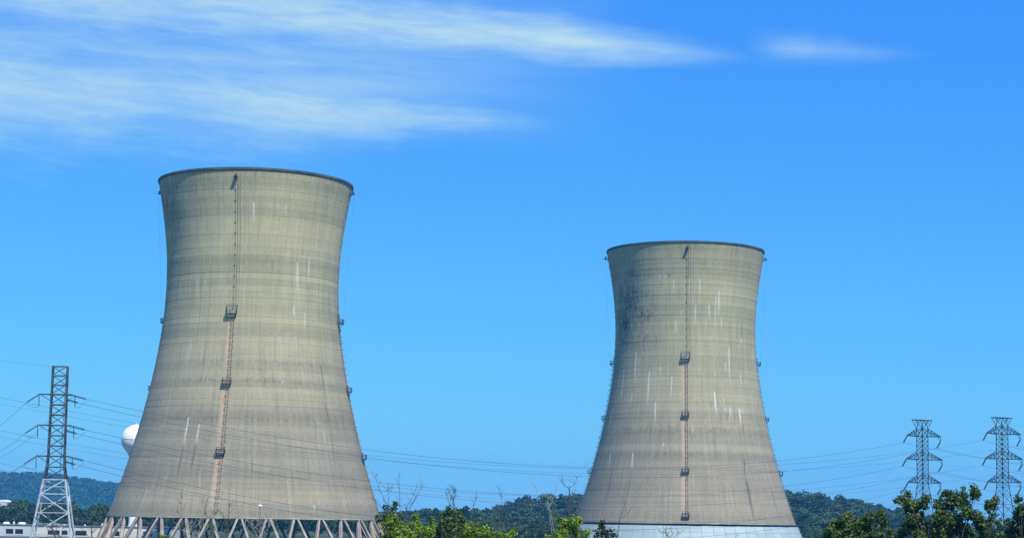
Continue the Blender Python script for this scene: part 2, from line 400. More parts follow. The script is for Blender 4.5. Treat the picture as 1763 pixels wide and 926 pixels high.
def skyline_tree(px, py, Y, h, r, label, seed, zb):
    rng = np.random.default_rng(seed); p = at(px, py, Y)
    t = empty('woodland_tree', (p.x, Y, zb)); tag(t, label, 'tree', 'trees on the wooded skyline')
    hh = p.z-zb
    V, F, tn = wood_tree_arrays(0, 0, 0, hh/1.0, r, 420, 1.0, rng)
    link('crown', np_mesh('crown', V, F, M['wood_near'], False, {'tone': tn}), t)
    MB().tube([(0, 0, -.5), (0, 0, hh*.3), (.2, 0, hh*.7)], [.45, .35, .12], 7).build('trunk', M['bark'], t)
for i, (px, py, r, lab) in enumerate([
    (905, 851, 5.2, 'rounded dark tree at the left shoulder of the wooded hill'),
    (736, 869, 5.5, 'round dark tree rising between the towers beside bare twigs'),
    (803, 865, 5.4, 'domed dark tree on the skyline just left of the hill slope'),
    (752, 871, 4.0, 'smaller dark tree beside the gap in the treeline between the towers'),
    (940, 848, 6.2, 'broad rounded tree on the hilltop left of the right tower'),
    (985, 846, 5.0, 'dark hilltop tree nearest the left edge of the right tower'),
    (1375, 843, 5.0, 'hilltop tree just right of the right tower'),
    (1404, 846, 3.6, 'small round tree standing out on the right skyline'),
    (1444, 850, 5.6, 'broad dark tree crowning the slope right of the right tower'),
    (1470, 857, 5.0, 'domed tree halfway down the right slope')]):
    Y = 1170 if px > 850 else 900
    x = ray(px, py)[0]*Y
    skyline_tree(px, py, Y, 0, r*(1.0 if px > 850 else .72), lab, 40+i, float(h_mid(x, Y)) if px > 850 else 0.0)

# ------------------------------------------------------------------ cooling towers
PC = [-3.7085146110645037e-11, 7.473549895424988e-09, -3.2863421041846575e-07, -5.021038220936404e-06, 0.0025361790846753036, -0.37283636990726543, 41.8724643372961]
def Rz(z): return np.polyval(PC, z)
ZS, HS, NRING = 9.5, 104.0, 54
LW=[(6.7,93.4,7.0,87.5,0.52,0.9),(-36.7,93.5,-37.5,91.4,0.34,0.6),(-31.7,93.4,-32.0,92.1,0.34,0.5),(21.4,93.4,21.7,91.2,0.34,0.5),(25.8,93.6,26.4,90.2,0.34,0.7),(16.5,93.3,16.6,92.4,0.34,0.5),(37.0,76.2,37.6,68.1,0.69,0.8),(46.1,77.7,46.3,70.4,0.52,0.7),(-24.8,71.0,-24.4,67.5,0.34,0.7),(-30.9,71.1,-30.4,68.1,0.34,0.7),(-47.2,71.5,-46.6,66.1,0.34,0.6),(34.9,62.8,35.0,60.2,0.43,0.8),(43.3,61.7,42.9,56.5,0.34,0.7),(26.0,40.3,26.0,39.5,0.34,0.8),(-24.4,28.1,-24.4,20.6,0.52,1),(-17.6,26.6,-17.7,21.0,0.45,0.9),(-39.6,7.1,-40.6,1.0,0.69,0.35),(37.2,4.6,36.6,1.9,0.34,0.6),(13.6,3.7,13.1,3.0,0.69,0.5),(-12.6,93.0,-12.7,90.6,0.26,0.35),(-7.1,92.3,-7.1,90.9,0.26,0.3),(-1.0,94.0,-1.0,91.3,0.26,0.3),(30.9,94.2,31.4,92.1,0.26,0.35)]
LD=[(53.9,46.5,54.1,33.2,0.6,0.6),(53.8,35.0,54.4,26.2,0.69,0.6),(54.4,26.2,53.1,14.9,0.78,0.4),(44.5,28.4,44.2,25.1,0.34,0.6),(60.5,30.8,61.0,23.9,0.43,0.45),(10.2,16.4,10.0,13.0,0.34,0.6),(-24.7,20.6,-24.0,11.4,0.52,0.7),(-17.7,20.6,-18.4,13.1,0.52,0.6),(-10.2,5.9,-10.0,2.6,0.52,0.4),(22.4,53.1,22.2,45.5,0.34,0.3),(55.5,93.9,57.2,90.5,0.34,0.2),(19.6,77.2,20.0,72.8,0.34,0.5),(37.1,17.2,35.6,6.9,0.43,0.3),(21.5,25.5,20.0,10.1,0.69,0.18),(67.9,30.1,65.9,16.0,0.52,0.25),(43.2,15.6,40.5,3.6,0.52,0.25),(66.6,16.0,65.2,5.6,0.52,0.3),(-35.2,16.5,-33.8,2.9,0.86,0.2)]
RW=[(-24.7,92.0,-24.9,89.5,0.43,0.7),(-20.7,91.3,-20.9,89.4,0.43,0.7),(-14.1,89.8,-14.2,84.8,0.47,0.8),(-2.5,89.9,-2.4,82.6,0.64,0.5),(6.0,89.2,6.2,85.1,0.64,0.6),(21.9,85.2,22.5,76.9,0.86,0.8),(19.7,84.3,19.2,69.7,0.43,0.7),(3.0,79.9,2.8,73.1,0.86,0.5),(14.0,80.0,14.2,75.3,0.64,0.7),(-12.5,75.1,-12.9,69.8,0.86,0.5),(24.9,77.0,25.1,71.4,0.43,0.6),(-8.3,78.3,-8.8,74.6,0.43,0.5),(46.9,69.2,46.5,66.3,0.64,0.6),(-33.5,89.4,-34.7,83.4,0.64,0.4),(-47.9,64.0,-46.8,51.7,0.86,0.8),(-44.6,60.9,-43.5,53.4,0.32,0.5),(-61.3,56.7,-59.7,44.7,0.64,0.8),(-67.1,56.2,-66.2,52.8,0.32,0.5),(-33.6,55.4,-33.1,44.0,0.64,0.9),(-48.0,47.5,-47.8,43.1,0.52,0.8),(-15.1,53.0,-15.5,46.1,0.54,0.7),(-26.7,43.5,-26.1,37.0,0.56,0.9),(-24.8,56.8,-24.6,55.5,0.43,0.7),(-71.0,40.5,-70.5,35.2,0.52,0.8),(-61.4,34.2,-61.1,32.6,0.43,0.6),(-18.9,29.2,-18.7,27.5,0.43,0.8),(32.0,64.1,30.7,52.5,0.56,0.8),(27.9,59.4,27.4,55.7,0.43,0.6),(18.2,55.9,18.5,54.0,0.43,0.5),(42.2,55.6,42.1,51.1,0.54,0.7),(47.5,54.3,47.1,51.4,0.43,0.6),(16.7,47.4,16.9,39.8,0.64,1),(22.3,44.7,22.0,43.4,0.43,0.6),(24.0,46.0,24.0,43.7,0.43,0.6),(24.6,42.1,24.7,40.8,0.47,0.8),(28.2,41.1,28.2,39.2,0.56,0.9),(36.9,42.2,36.3,36.5,0.73,1),(39.3,42.3,39.4,40.7,0.43,0.7),(36.9,46.8,36.1,44.6,0.43,0.5),(0.1,34.7,0.0,32.5,0.43,0.7),(-59.8,23.9,-58.3,20.4,0.52,0.9),(-39.4,23.9,-38.3,19.2,0.64,0.9),(34.0,21.2,33.2,15.7,0.43,0.4),(3.5,93.9,3.7,90.0,0.43,0.35),(66.8,65.3,64.0,60.1,0.43,0.5)]
RD=[(37.6,36.6,37.4,32.0,0.43,0.6),(24.7,40.4,24.7,36.5,0.43,0.5),(-17.5,91.9,-17.6,90.6,0.54,0.8),(-54.8,23.8,-51.6,3.5,0.56,0.5),(-38.4,18.5,-38.2,4.1,0.52,0.45),(33.6,22.5,32.6,14.4,0.86,0.7),(32.7,14.8,32.3,1.8,1.07,0.7),(20.0,39.9,20.1,36.0,0.43,0.4),(32.4,44.9,30.6,34.0,0.52,0.35),(-60.9,64.8,-60.6,63.7,0.54,0.8),(-28.7,33.6,-27.3,24.9,0.86,0.25),(-16.0,36.8,-15.2,27.1,0.86,0.2),(14.7,33.8,13.8,20.9,0.64,0.2),(53.0,10.9,51.5,3.4,0.86,0.25),(-41.7,85.1,-43.2,73.1,0.64,0.35),(3.9,85.7,4.2,77.1,0.64,0.2),(-28.8,68.4,-28.7,59.7,0.64,0.25)]
LADDER = -4.0
PLATS = (60.0, 38.8, 18.2)
def marks(phi, z, R, runs):
    """soft vertical runs on the shell: (angle, z top, angle, z bottom, width m, strength)"""
    a = np.zeros_like(phi)
    for p1, z1, p2, z2, wd, s in runs:
        z1 = round(z1/((HS-.8)/NRING))*(HS-.8)/NRING+.1      # runs start at a pour joint
        t = (z1-z)/max(.1, z1-z2); c = p1+(p2-p1)*np.clip(t, 0, 1)
        d = np.abs(phi-c)*np.pi/180*R
        inside = np.clip((t+.04)/.06, 0, 1)*np.clip((1.15-t)/.65, 0, 1)
        a = np.maximum(a, s*inside*np.clip(1.30-d/(wd*(.40+.2*np.clip(t, 0, 1))), 0, 1))
    return a
def bumpmask(phi, z, R, spots):
    a = np.zeros_like(phi)
    for p, zz, wp, hz_, s in spots:
        a = np.maximum(a, s*np.exp(-(((phi-p)/wp)**2+((z-zz)/hz_)**2)))
    return a
PHI = np.concatenate([np.arange(-104, 104.01, .5), np.arange(108, 254, 4.0)])
def shell_pos(phi, z, off=0.0):
    r = Rz(z)+off; a = np.radians(phi)
    return np.stack([r*np.sin(a), -r*np.cos(a), ZS+z+0*a], -1)
def build_tower(loc, label, white, dark, soot_shades, seed, legs):
    T = empty('cooling_tower', (loc[0], loc[1], 0)); tag(T, label, 'cooling tower', 'hyperbolic cooling towers')
    rng = np.random.default_rng(seed); n = len(PHI)
    rust = []
    for zp in PLATS:
        rust.append((LADDER-1.7, zp-1.0, LADDER-1.7, max(zp-21, 1), 2.3, .62))
        rust.append((LADDER+.9, zp-1.0, LADDER+.9, max(zp-16, 1), .5, .35))
    hot = [(LADDER-1.0, 35.2, 1.7, .9, 1.0), (LADDER-1.9, 34.0, 1.2, 2.0, .95), (LADDER-1.1, 15.4, 1.3, 1.7, 1.0), (LADDER-1.9, 13.4, 1.1, 2.4, .85)] if legs else \
          [(LADDER-1.5, 34.0, 1.3, 2.4, .85), (LADDER-.2, 64.3, .4, .9, .9), (LADDER, 12.0, .5, 2.5, .7), (LADDER-1.5, 14, 1.2, 3.0, .75)]
    for i in range(NRING):
        z0, z1 = (HS-.8)*i/NRING, (HS-.8)*(i+1)/NRING
        # a joint recessed at the foot of every lift, then the board face
        off = rng.normal()*.012
        zz = [z0, z0+.05, z0+.12]+list(np.linspace(z0+.30, z1, 7)); gr = -.032 if rng.random() < .3 else -.005; oo = [gr, gr, off]+[off]*7
        if i == NRING-1: oo[-1] = off
        ZZ, PP = np.meshgrid(zz, PHI, indexing='ij'); OO = np.array(oo)[:, None]+0*PP
        R = Rz(ZZ)+OO; a = np.radians(PP)
        V = np.stack([R*np.sin(a), -R*np.cos(a), ZS+ZZ], -1).reshape(-1, 3)
        m = len(zz); idx = np.arange(m*n).reshape(m, n); nx = np.roll(idx, -1, 1)
        F = np.stack([idx[:-1], nx[:-1], nx[1:], idx[1:]], -1).reshape(-1, 4)
        wv = marks(PP, ZZ, R, white); dv = np.minimum(marks(PP, ZZ, R, dark)*1.35, .9)
        joint = np.clip(1-(ZZ-z0)/.3, 0, 1)*rng.uniform(.0, .5)**1.6*(1.0 if z0 > 60 else .45)
        if i in (33, 34): joint = joint*1.8
        dv = np.maximum(dv, np.minimum(joint*(.4+.6*(np.sin(PP*.37+i)+np.sin(PP*1.7+i*3))*.5), .8))
        rv = np.maximum(marks(PP, ZZ, R, rust), bumpmask(PP, ZZ, R, hot))
        sv = bumpmask(PP, ZZ, R, soot_shades)
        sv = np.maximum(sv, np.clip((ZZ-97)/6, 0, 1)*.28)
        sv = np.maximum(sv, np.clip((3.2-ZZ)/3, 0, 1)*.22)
        uv = np.stack([(PP+180)*np.pi/180*30.0+seed*211.0, ZZ], -1).reshape(-1, 2)
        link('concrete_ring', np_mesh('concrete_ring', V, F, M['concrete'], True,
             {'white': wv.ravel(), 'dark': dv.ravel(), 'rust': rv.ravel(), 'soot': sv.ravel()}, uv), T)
    # rim cornice, inner wall, lip beam
    rt = float(Rz(HS))
    zr = HS+ZS-.8
    MB().lathe([(rt-.55, zr-.02), (rt-.06, zr-.02), (rt+.16, zr+.14), (rt+.16, zr+.8), (rt-.55, zr+.8), (rt-.55, zr-.02)], 180).build('rim', M['rim'], T)
    MB().lathe([(float(Rz(z))-.45, ZS+z) for z in np.linspace(.2, HS-.9, 40)], 96).build('inner_wall', M['leg'], T, True)
    rb = float(Rz(0))
    MB().lathe([(rb-.5, ZS+.15), (rb-.5, ZS-.42), (rb+.22, ZS-.42), (rb+.22, ZS-.03), (rb-.5, ZS-.03)], 180).build('lip_beam', M['lip'], T)
    MB().lathe([(.01, ZS-.2), (rb-1.2, ZS-.2), (rb-1.2, ZS+.8), (.01, ZS+.8)], 64).build('fill_light_block', M['dark_fill'], T)  # slab at fill level, added to block light from the open top
    # ladders, platforms, conduits
    for k, la in enumerate((LADDER, LADDER+90, LADDER-90)):
        zz = np.arange(1.0, PLATS[0], 1.0); mb = MB()
        for s in (-.38, .38):
            pts = []
            for z in zz:
                r = float(Rz(z))+.32; a = math.radians(la)
                pts.append((r*math.sin(a)+s*math.cos(a), -r*math.cos(a)+s*math.sin(a), ZS+z))
            mb.tube(pts, .06, 4)
        for z in np.arange(1.5, PLATS[0], .75):
            r = float(Rz(z))+.32; a = math.radians(la); c = Vector((r*math.sin(a), -r*math.cos(a), ZS+z)); t = Vector((math.cos(a), math.sin(a), 0))
            mb.beam(c-t*.38, c+t*.38, .06)
        L = mb.build('ladder', M['ladder'], T)
        hm = None
        for z in np.arange(2.0, PLATS[0], 2.0):
            r = float(Rz(z)); a = math.radians(la); c = Vector((r*math.sin(a), -r*math.cos(a), ZS+z)); t = Vector((math.cos(a), math.sin(a), 0)); nn = Vector((math.sin(a), -math.cos(a), 0))
            if hm is None:
                hb = MB(); c_, t_, n_ = Vector((0, 0, 0)), Vector((1, 0, 0)), Vector((0, -1, 0))
                prev = None
                vs_ = []
                for px_, py_ in ((-.5, .0), (-.5, .8), (-.3, .98), (.3, .98), (.5, .8), (.5, 0)): vs_.append(t_*px_+n_*py_)
                hm = hb.tube(vs_, .06, 4).mesh('cage_hoop', M['ladder'])
            ho = link('cage_hoop', hm, L); ho.location = c; ho.rotation_euler = (0, 0, a)
        zl = list(PLATS)+([2.0] if not legs else [])
        for z in zl:
            r = float(Rz(z)); P = MB(); RL = MB(); a = math.radians(la)
            wdt, dep = (1.55, 1.5) if z > 50 else (1.25, 1.3); top = 2.9 if z > 50 else 1.9; lo = -.9
            P.box(-wdt+lo*.5, wdt+lo*.5, -dep-.1, -dep, 0, .22).box(-wdt+lo*.5, -wdt+.1+lo*.5, -dep, .4, 0, .22).box(wdt-.1+lo*.5, wdt+lo*.5, -dep, .4, 0, .22)
            for q_ in range(9): P.box(-wdt+.1+lo*.5, wdt-.1+lo*.5, -dep+.06+q_*.19, -dep+.15+q_*.19, .12, .2)
            for s in (-wdt+.2+lo*.5, wdt-.2+lo*.5): P.beam((s, -dep, 0), (s, .5, -1.5), .14)
            for s in (-wdt+lo*.5, -.3+lo*.5, wdt+lo*.5):
                RL.beam((s, -dep, .2), (s, -dep, 1.25), .12)
            for s in (-wdt+lo*.5, wdt+lo*.5):
                RL.beam((s, -.1, .2), (s, -.1, top), .14)
                for h in (.75, 1.25): RL.beam((s, -dep, h), (s, .0, h), .12)
            for h in (.75, 1.25): RL.beam((-wdt+lo*.5, -dep, h), (wdt+lo*.5, -dep, h), .15)
            RL.beam((-wdt+lo*.5, -.1, top), (wdt+lo*.5, -.1, top), .1)
            pf = P.build('platform', M['platform'], T); pf.location = (r*math.sin(a), -r*math.cos(a), ZS+z); pf.rotation_euler = (0, 0, a)
            RL.build('railing', M['platform'], pf)
        # small lamp bracket under the rim
        z = 101.0; r = float(Rz(z)); a = math.radians(la)
        bk = MB(); bk.box(-.55, .55, -1.6, .3, 0, .18).beam((0, -1.5, 0), (0, .3, -.9), .14).beam((.2, .2, .1), (.7, .1, 3.2), .1)
        b = bk.build('lamp_bracket', M['platform'], T); b.location = (r*math.sin(a), -r*math.cos(a), ZS+z); b.rotation_euler = (0, 0, a)
        MB().lathe([(.02, .15), (.26, .2), (.3, .7), (.16, .95), (.02, 1.0)], 10, (.1, -1.0, 0)).build('warning_lamp', M['platform'], b)
        # two conduits from the rim bracket to the topmost platform
        for q, s in enumerate((-.35, .25, 1.1)):
            cb = MB(); pts = []
            for z in np.linspace(PLATS[0]+2, 102.5, 26):
                r = float(Rz(z))+.10; aa = a+(s+.25)/r
                pts.append((r*math.sin(aa), -r*math.cos(aa), ZS+z))
            cb.tube(pts, .06 if q < 2 else .035, 4)
            if q == 0:
                for p_ in pts[::2]: cb.box(p_[0]-.16, p_[0]+.16, p_[1]-.2, p_[1]+.1, p_[2]-.2, p_[2]+.2)
            cb.build('conduit', M['ladder'], T)
        # hoist cable hanging free of the throat
        r1 = float(Rz(101.0))+1.4; r2 = float(Rz(PLATS[0]))+1.4
        MB().tube([(r1*math.sin(a), -r1*math.cos(a), ZS+101), (r2*math.sin(a), -r2*math.cos(a), ZS+PLATS[0]+1)], .014, 4).build('hoist_cable', M['wire'], T)
    return T, rb
M['rim'] = simple('rim_concrete', (.075, .068, .055), .9, 0, .35, .2)
soShadeL = [(-72, 94, 26, 10, .85), (-58, 86, 20, 10, .55), (-48, 92, 14, 5, .45), (-70, 80, 16, 8, .5), (-30, 99, 40, 4.5, .32), (-80, 74, 14, 12, .4), (60, 101, 30, 4, .3), (30, 45.5, 90, 1.5, .36), (0, 40, 100, 1.4, .44), (10, 28.6, 80, 1.2, .42), (0, 22, 90, .8, .2), (0, 54, 100, .9, .2), (-50, 30, 20, 6, .1)]  # stains and bands; upper-left spots also paint in that side's shade
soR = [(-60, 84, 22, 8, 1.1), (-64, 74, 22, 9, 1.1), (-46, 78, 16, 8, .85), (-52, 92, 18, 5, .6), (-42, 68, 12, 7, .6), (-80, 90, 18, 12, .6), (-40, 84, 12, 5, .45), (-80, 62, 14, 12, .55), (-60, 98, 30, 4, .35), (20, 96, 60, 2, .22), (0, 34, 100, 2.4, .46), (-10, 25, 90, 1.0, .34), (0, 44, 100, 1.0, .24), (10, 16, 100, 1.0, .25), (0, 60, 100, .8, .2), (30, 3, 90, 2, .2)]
LT, rb = build_tower((-81.205, 590.663), 'larger left concrete cooling tower standing on slanted legs', LW, LD, soShadeL, 1, True)
RT, rb = build_tower((67.251, 728.882), 'smaller-looking right concrete cooling tower with a pale panelled skirt at its foot', RW, RD, soR, 2, False)
# slanted legs of the left tower: pairs that meet in V at the ground
NLEG = 32
rtop, rbot = rb-.15, rb+3.6
def leg_mesh(sgn):
    dth = math.pi/NLEG
    a0, a1 = sgn*.014, sgn*dth*.93
    p = Vector((rtop*math.sin(a0), -rtop*math.cos(a0), ZS-.40)); q = Vector((rbot*math.sin(a1), -rbot*math.cos(a1), -.3))
    d = (q-p).normalized(); rad = Vector((math.sin(a0), -math.cos(a0), 0)); t = d.cross(rad).normalized(); rr = t.cross(d).normalized()
    mb = MB(); vs = []
    def sec(c, wt, wr): return [c+t*sx*wt/2+rr*sy*wr/2 for sx, sy in ((-1, -1), (1, -1), (1, 1), (-1, 1))]
    L = (q-p).length
    for s, wt, wr in ((0, .50, .45), (.14, .58, .85), (1.0, .68, .95)): vs += sec(p+d*L*s, wt, wr)
    fs = [(3, 2, 1, 0), (8, 9, 10, 11)]
    for b in (0, 4): fs += [(b+i, b+(i+1) % 4, b+4+(i+1) % 4, b+4+i) for i in range(4)]
    mb.add(vs, fs); return mb.mesh('leg', M['leg'])
lm = [leg_mesh(1), leg_mesh(-1)]
for k in range(NLEG):
    for me in lm:
        o = link('leg', me, LT); o.rotation_euler = (0, 0, math.radians(5.5)+2*math.pi*k/NLEG)
MB().lathe([(rbot+1.6, -.2), (rbot+1.6, .7), (rbot-1.6, .7), (rbot-1.6, -.2)], 96).build('basin_wall', M['leg'], LT)
# pale panelled skirt of the right tower
NP = 64
def skirt_panel(z0, z1):
    mb = MB(); dth = 2*math.pi/NP; g_ = .0008
    def pt(a, z, off): r = rb+.30+(ZS-z)*.42+off; return (r*math.sin(a), -r*math.cos(a), z)
    nn = 8; vs = []; fs = []
    for i in range(nn+1):      # shallow corrugation
        a = -dth/2+g_+(dth-2*g_)*i/nn; o = .025 if i % 2 else 0.0
        vs += [pt(a, z0, o), pt(a, z1, o), pt(a, z0, -.12), pt(a, z1, -.12)]
    for i in range(nn):
        b = i*4; fs += [(b, b+4, b+5, b+1), (b+6, b+2, b+3, b+7), (b+1, b+5, b+7, b+3), (b+4, b, b+2, b+6)]
    fs += [(0, 1, 3, 2), (nn*4+1, nn*4, nn*4+2, nn*4+3)]
    mb.add(vs, fs); return mb.mesh('skirt_panel', M['panel'])
for (z0, z1) in ((6.05, ZS-1.15), (3.0, 6.0), (0, 2.95)):
    me = skirt_panel(z0, z1)
    for k in range(NP):
        o = link('skirt_panel', me, RT); o.rotation_euler = (0, 0, 2*math.pi*k/NP)
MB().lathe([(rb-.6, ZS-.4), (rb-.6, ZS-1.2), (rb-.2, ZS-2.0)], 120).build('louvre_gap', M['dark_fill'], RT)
for k in range(64):
    a = 2*math.pi*k/64; r = rb-.15
    MB().box(-.12, .12, -.18, .18, ZS-1.3, ZS-.42).build('gap_post', M['platform'], RT).matrix_local = Matrix.Translation((r*math.sin(a), -r*math.cos(a), 0)) @ Matrix.Rotation(a, 4, 'Z')

# ------------------------------------------------------------------ water tower
wp = at(228.5, 900, 705)
W = empty('water_tower', (wp.x, 705, 0)); tag(W, 'white ball-shaped water tower half hidden behind the left cooling tower', 'water tower')
zc_ = at(232, 756, 705).z; rs = 5.45
prof = []
for i in range(0, 33):
    th = math.pi*i/32
    if th > math.radians(132): break
    prof.append((max(.01, rs*math.sin(th)), zc_+rs*math.cos(th)))
r_e, z_e = prof[-1]
cone = [(r_e*.86, z_e-.75), (r_e*.66, z_e-1.9), (1.75, z_e-4.2), (1.45, z_e-7)]
MB().lathe((prof+cone)[::-1], 48).build('tank', M['white_tank'], W, True)
MB().lathe([(3.0, 0), (2.2, 2.5), (1.5, 6.5), (1.4, z_e-6.9)], 32).build('stem', M['white_tank'], W, True)
MB().lathe([(rs+.03, zc_-.12), (rs+.09, zc_-.12), (rs+.09, zc_+.06), (rs+.03, zc_+.06)], 48).build('weld_band', M['white_tank'], W)
MB().lathe([(.5, zc_+rs-.1), (.5, zc_+rs+.45), (.02, zc_+rs+.55)], 12).build('roof_hatch', M['white_tank'], W)

# ------------------------------------------------------------------ white building at the left
def wing(parent, p0, p1, h, depth, wallmat, wins, name):
    """p0 -> p1 is the foot of the camera-facing wall; wins are spans along it in metres"""
    d = (Vector(p1)-Vector(p0)); L = d.length; rz = math.atan2(d.y, d.x)
    zw0, zw1 = h-3.25, h-1.35
    mb = MB(); xs = [0.0]
    edges = sorted(wins); cur = 0.0
    for (a, b) in edges:
        mb.box(cur, a, 0, .3, 0, h); mb.box(a, b, 0, .3, 0, zw0); mb.box(a, b, 0, .3, zw1, h); cur = b
    mb.box(cur, L, 0, .3, 0, h)
    mb.box(0, .3, .3, depth, 0, h).box(L-.3, L, .3, depth, 0, h).box(0, L, depth, depth+.3, 0, h)
    wl = mb.build('wall', wallmat, parent); wl.location = p0; wl.rotation_euler = (0, 0, rz)
    r = MB().box(-.25, L+.25, -.25, depth+.5, h+.004, h+.28).build('roof', M['roof'], parent); r.location = p0; r.rotation_euler = (0, 0, rz)
    MB().box(0, L, .3, depth, .02, .03).build('floor_slab', M['leg'], wl)
    for (a, b) in edges:
        wf = MB(); wf.box(a, b, .10, .2, zw0, zw0+.12).box(a, b, .10, .2, zw1-.12, zw1).box(a, a+.12, .10, .2, zw0+.12, zw1-.12).box(b-.12, b, .10, .2, zw0+.12, zw1-.12)
        wo = wf.build('window', M['shaded_grey'], parent); wo.location = p0; wo.rotation_euler = (0, 0, rz)
        MB().box(a+.12, b-.12, .14, .17, zw0+.12, zw1-.12).build('pane', M['glass'], wo)
        MB().box(a-.1, b+.1, -.12, .08, zw0-.16, zw0-.02).build('sill', M['white'], wo)
YB = 690.0
bc = at(62, 905, YB); hB = at(120, 906, YB).z
B = empty('office_building', (0, 0, 0)); tag(B, 'long low white building with dark windows behind the left pylon', 'building')
def wx(px, py=915): return at(px, py, YB).x
p0 = (wx(58), YB, 0); p1 = (wx(290), YB, 0)
wing(B, p0, p1, hB, 24, M['lit_cream'], [(wx(a)-p0[0], wx(b)-p0[0]) for a, b in ((81.5, 103), (105.5, 117), (129, 149.5), (196, 206), (246, 262))], 'east')
q0 = (wx(-70), YB-3, 0); q1 = (wx(57), YB-3, 0)
wing(B, q0, q1, hB+.3, 20, M['shaded_grey'], [(wx(a)-q0[0], wx(b)-q0[0]) for a, b in ((-40, -22), (-15, -2), (13, 27), (29, 43.5))], 'west')
for px, wd, dm in ((7, 2.6, .8), (20, .7, 1.0), (34, 3.0, .8), (83, .7, 1.0), (107, .5, .6), (143, .5, .6), (173, .8, 1.1)):
    x = wx(px, 905); mb = MB(); mb.lathe([(wd/2, 0), (wd/2, dm*.5), (wd*.42, dm*.8), (wd*.2, dm), (.01, dm)], 14)
    o = mb.build('roof_vent', M['white'], B); o.location = (x, YB+3, hB+.28+(.3 if px < 57 else 0))
MB().box(q0[0]-2, p1[0]+4, YB-6.0, YB-5.7, 0, 1.2).build('low_wall', M['roof'], B)
# small white arched shed among the trees at the picture's left edge
sp_ = at(3, 860, 840); S = empty('arched_shed', (sp_.x, 840, 0)); tag(S, 'small white arched roof poking above the trees at the far left', 'shed')
zt = sp_.z
mb = MB(); mb.lathe([(.01, 0)], 3) if False else None
vs, fs = [], []
for i in range(13):
    a = math.pi*i/12
    for yy in (0, 9): vs.append((-2.2*math.cos(a), yy, zt-1.0+1.1*math.sin(a)))
fs = [(2*i, 2*i+2, 2*i+3, 2*i+1) for i in range(12)]+[tuple(range(0, 26, 2)), tuple(range(25, 0, -2))]
mb.add(vs, fs); mb.build('roof', M['white'], S)
MB().box(-2.1, 2.1, .1, 8.9, 0, zt-.99).build('wall', M['shaded_grey'], S)

# ------------------------------------------------------------------ lamp posts
def lamp(px, py, Y, arm, label):
    p = at(px, py, Y); t = empty('street_lamp', (p.x, Y, 0)); tag(t, label, 'street lamp', 'lamp posts by the towers')
    MB().tube([(0, 0, 0), (0, 0, p.z)], [.12, .07], 8).build('pole', M['tower_steel'], t)
    if arm:
        MB().tube([(0, 0, p.z-.1), (arm*.5, 0, p.z+.1), (arm, 0, p.z+.1)], .05, 6).build('arm', M['tower_steel'], t)
        MB().box(arm-.1, arm+.8, -.2, .2, p.z, p.z+.22).build('lamp_head', M['white'], t)
    else:
        MB().lathe([(.05, p.z-.1), (.35, p.z), (.75, p.z+.12), (.35, p.z+.5), (.02, p.z+.6)], 12).build('lamp_head', M['white'], t)
lamp(448, 871.5, 535, 0, 'lamp post with a white head against the foot of the left tower')
lamp(1266, 921, 655, 1.5, 'lamp post with a side arm in front of the pale tower skirt')

# ------------------------------------------------------------------ pylons
def insulator(parent, p, q, r=.17, mat=None):
    p, q = Vector(p), Vector(q); d = q-p; L = d.length; n = max(6, int(L/.26)); prof = [(.03, 0)]
    for i in range(n):
        z = L*.06+L*.88*i/n; s = L*.88/n
        prof += [(.05, z), (r, z+s*.25), (r*.9, z+s*.5), (.05, z+s*.7)]
    prof.append((.03, L))
    o = MB().lathe(prof, 8).build('insulator_string', mat or M['insulator'], parent)
    o.matrix_local = Matrix.Translation(p) @ d.to_track_quat('Z', 'Y').to_matrix().to_4x4()
    return o
def wire(name, p, q, sag, r, label, group, cat='power line'):
    p, q = Vector(p), Vector(q); pts = []
    for i in range(33):
        t = i/32; pts.append(p.lerp(q, t)-Vector((0, 0, 4*sag*t*(1-t))))
    o = MB().tube(pts, r, 5).build(name, M['wire'])
    return tag(o, label, cat, group)
def lattice(T, levels, hw, lw, bw, mat, split=None, lowmat=None):
    """four corner legs and the bracing of each face, each member a part"""
    cor = ((-1, -1), (1, -1), (1, 1), (-1, 1))
    def c(k, z): h = hw(z); return Vector((cor[k][0]*h, cor[k][1]*h, z))
    def mt(z): return lowmat if (split and z < split) else mat
    for k in range(4):
        for z0, z1 in zip(levels[:-1], levels[1:]):
            MB().beam(c(k, z0), c(k, z1+.02), lw*(1.25 if split and z0 < split else 1)).build('corner_leg', mt(z0), T)
    for i, (z0, z1) in enumerate(zip(levels[:-1], levels[1:])):
        for k in range(4):
            k2 = (k+1) % 4
            MB().beam(c(k, z1), c(k2, z1), bw).build('brace', mt(z0), T)
            if split and z0 < split:
                a, b = (k, k2) if (i+k) % 2 else (k2, k)
                MB().beam(c(a, z0), c(b, z1), bw*1.3).build('brace', mt(z0), T)
                m1 = c(a, z0).lerp(c(b, z1), .5); m2 = c(b, z0).lerp(c(b, z1), .5)
                MB().beam(m1, m2, bw*.8).build('brace', mt(z0), T)
            else:
                if not split or i % 3 != 1: MB().beam(c(k, z0), c(k2, z1), bw).build('brace', mt(z0), T)
                if not split or i % 3 == 1: MB().beam(c(k2, z0), c(k, z1), bw).build('brace', mt(z0), T)
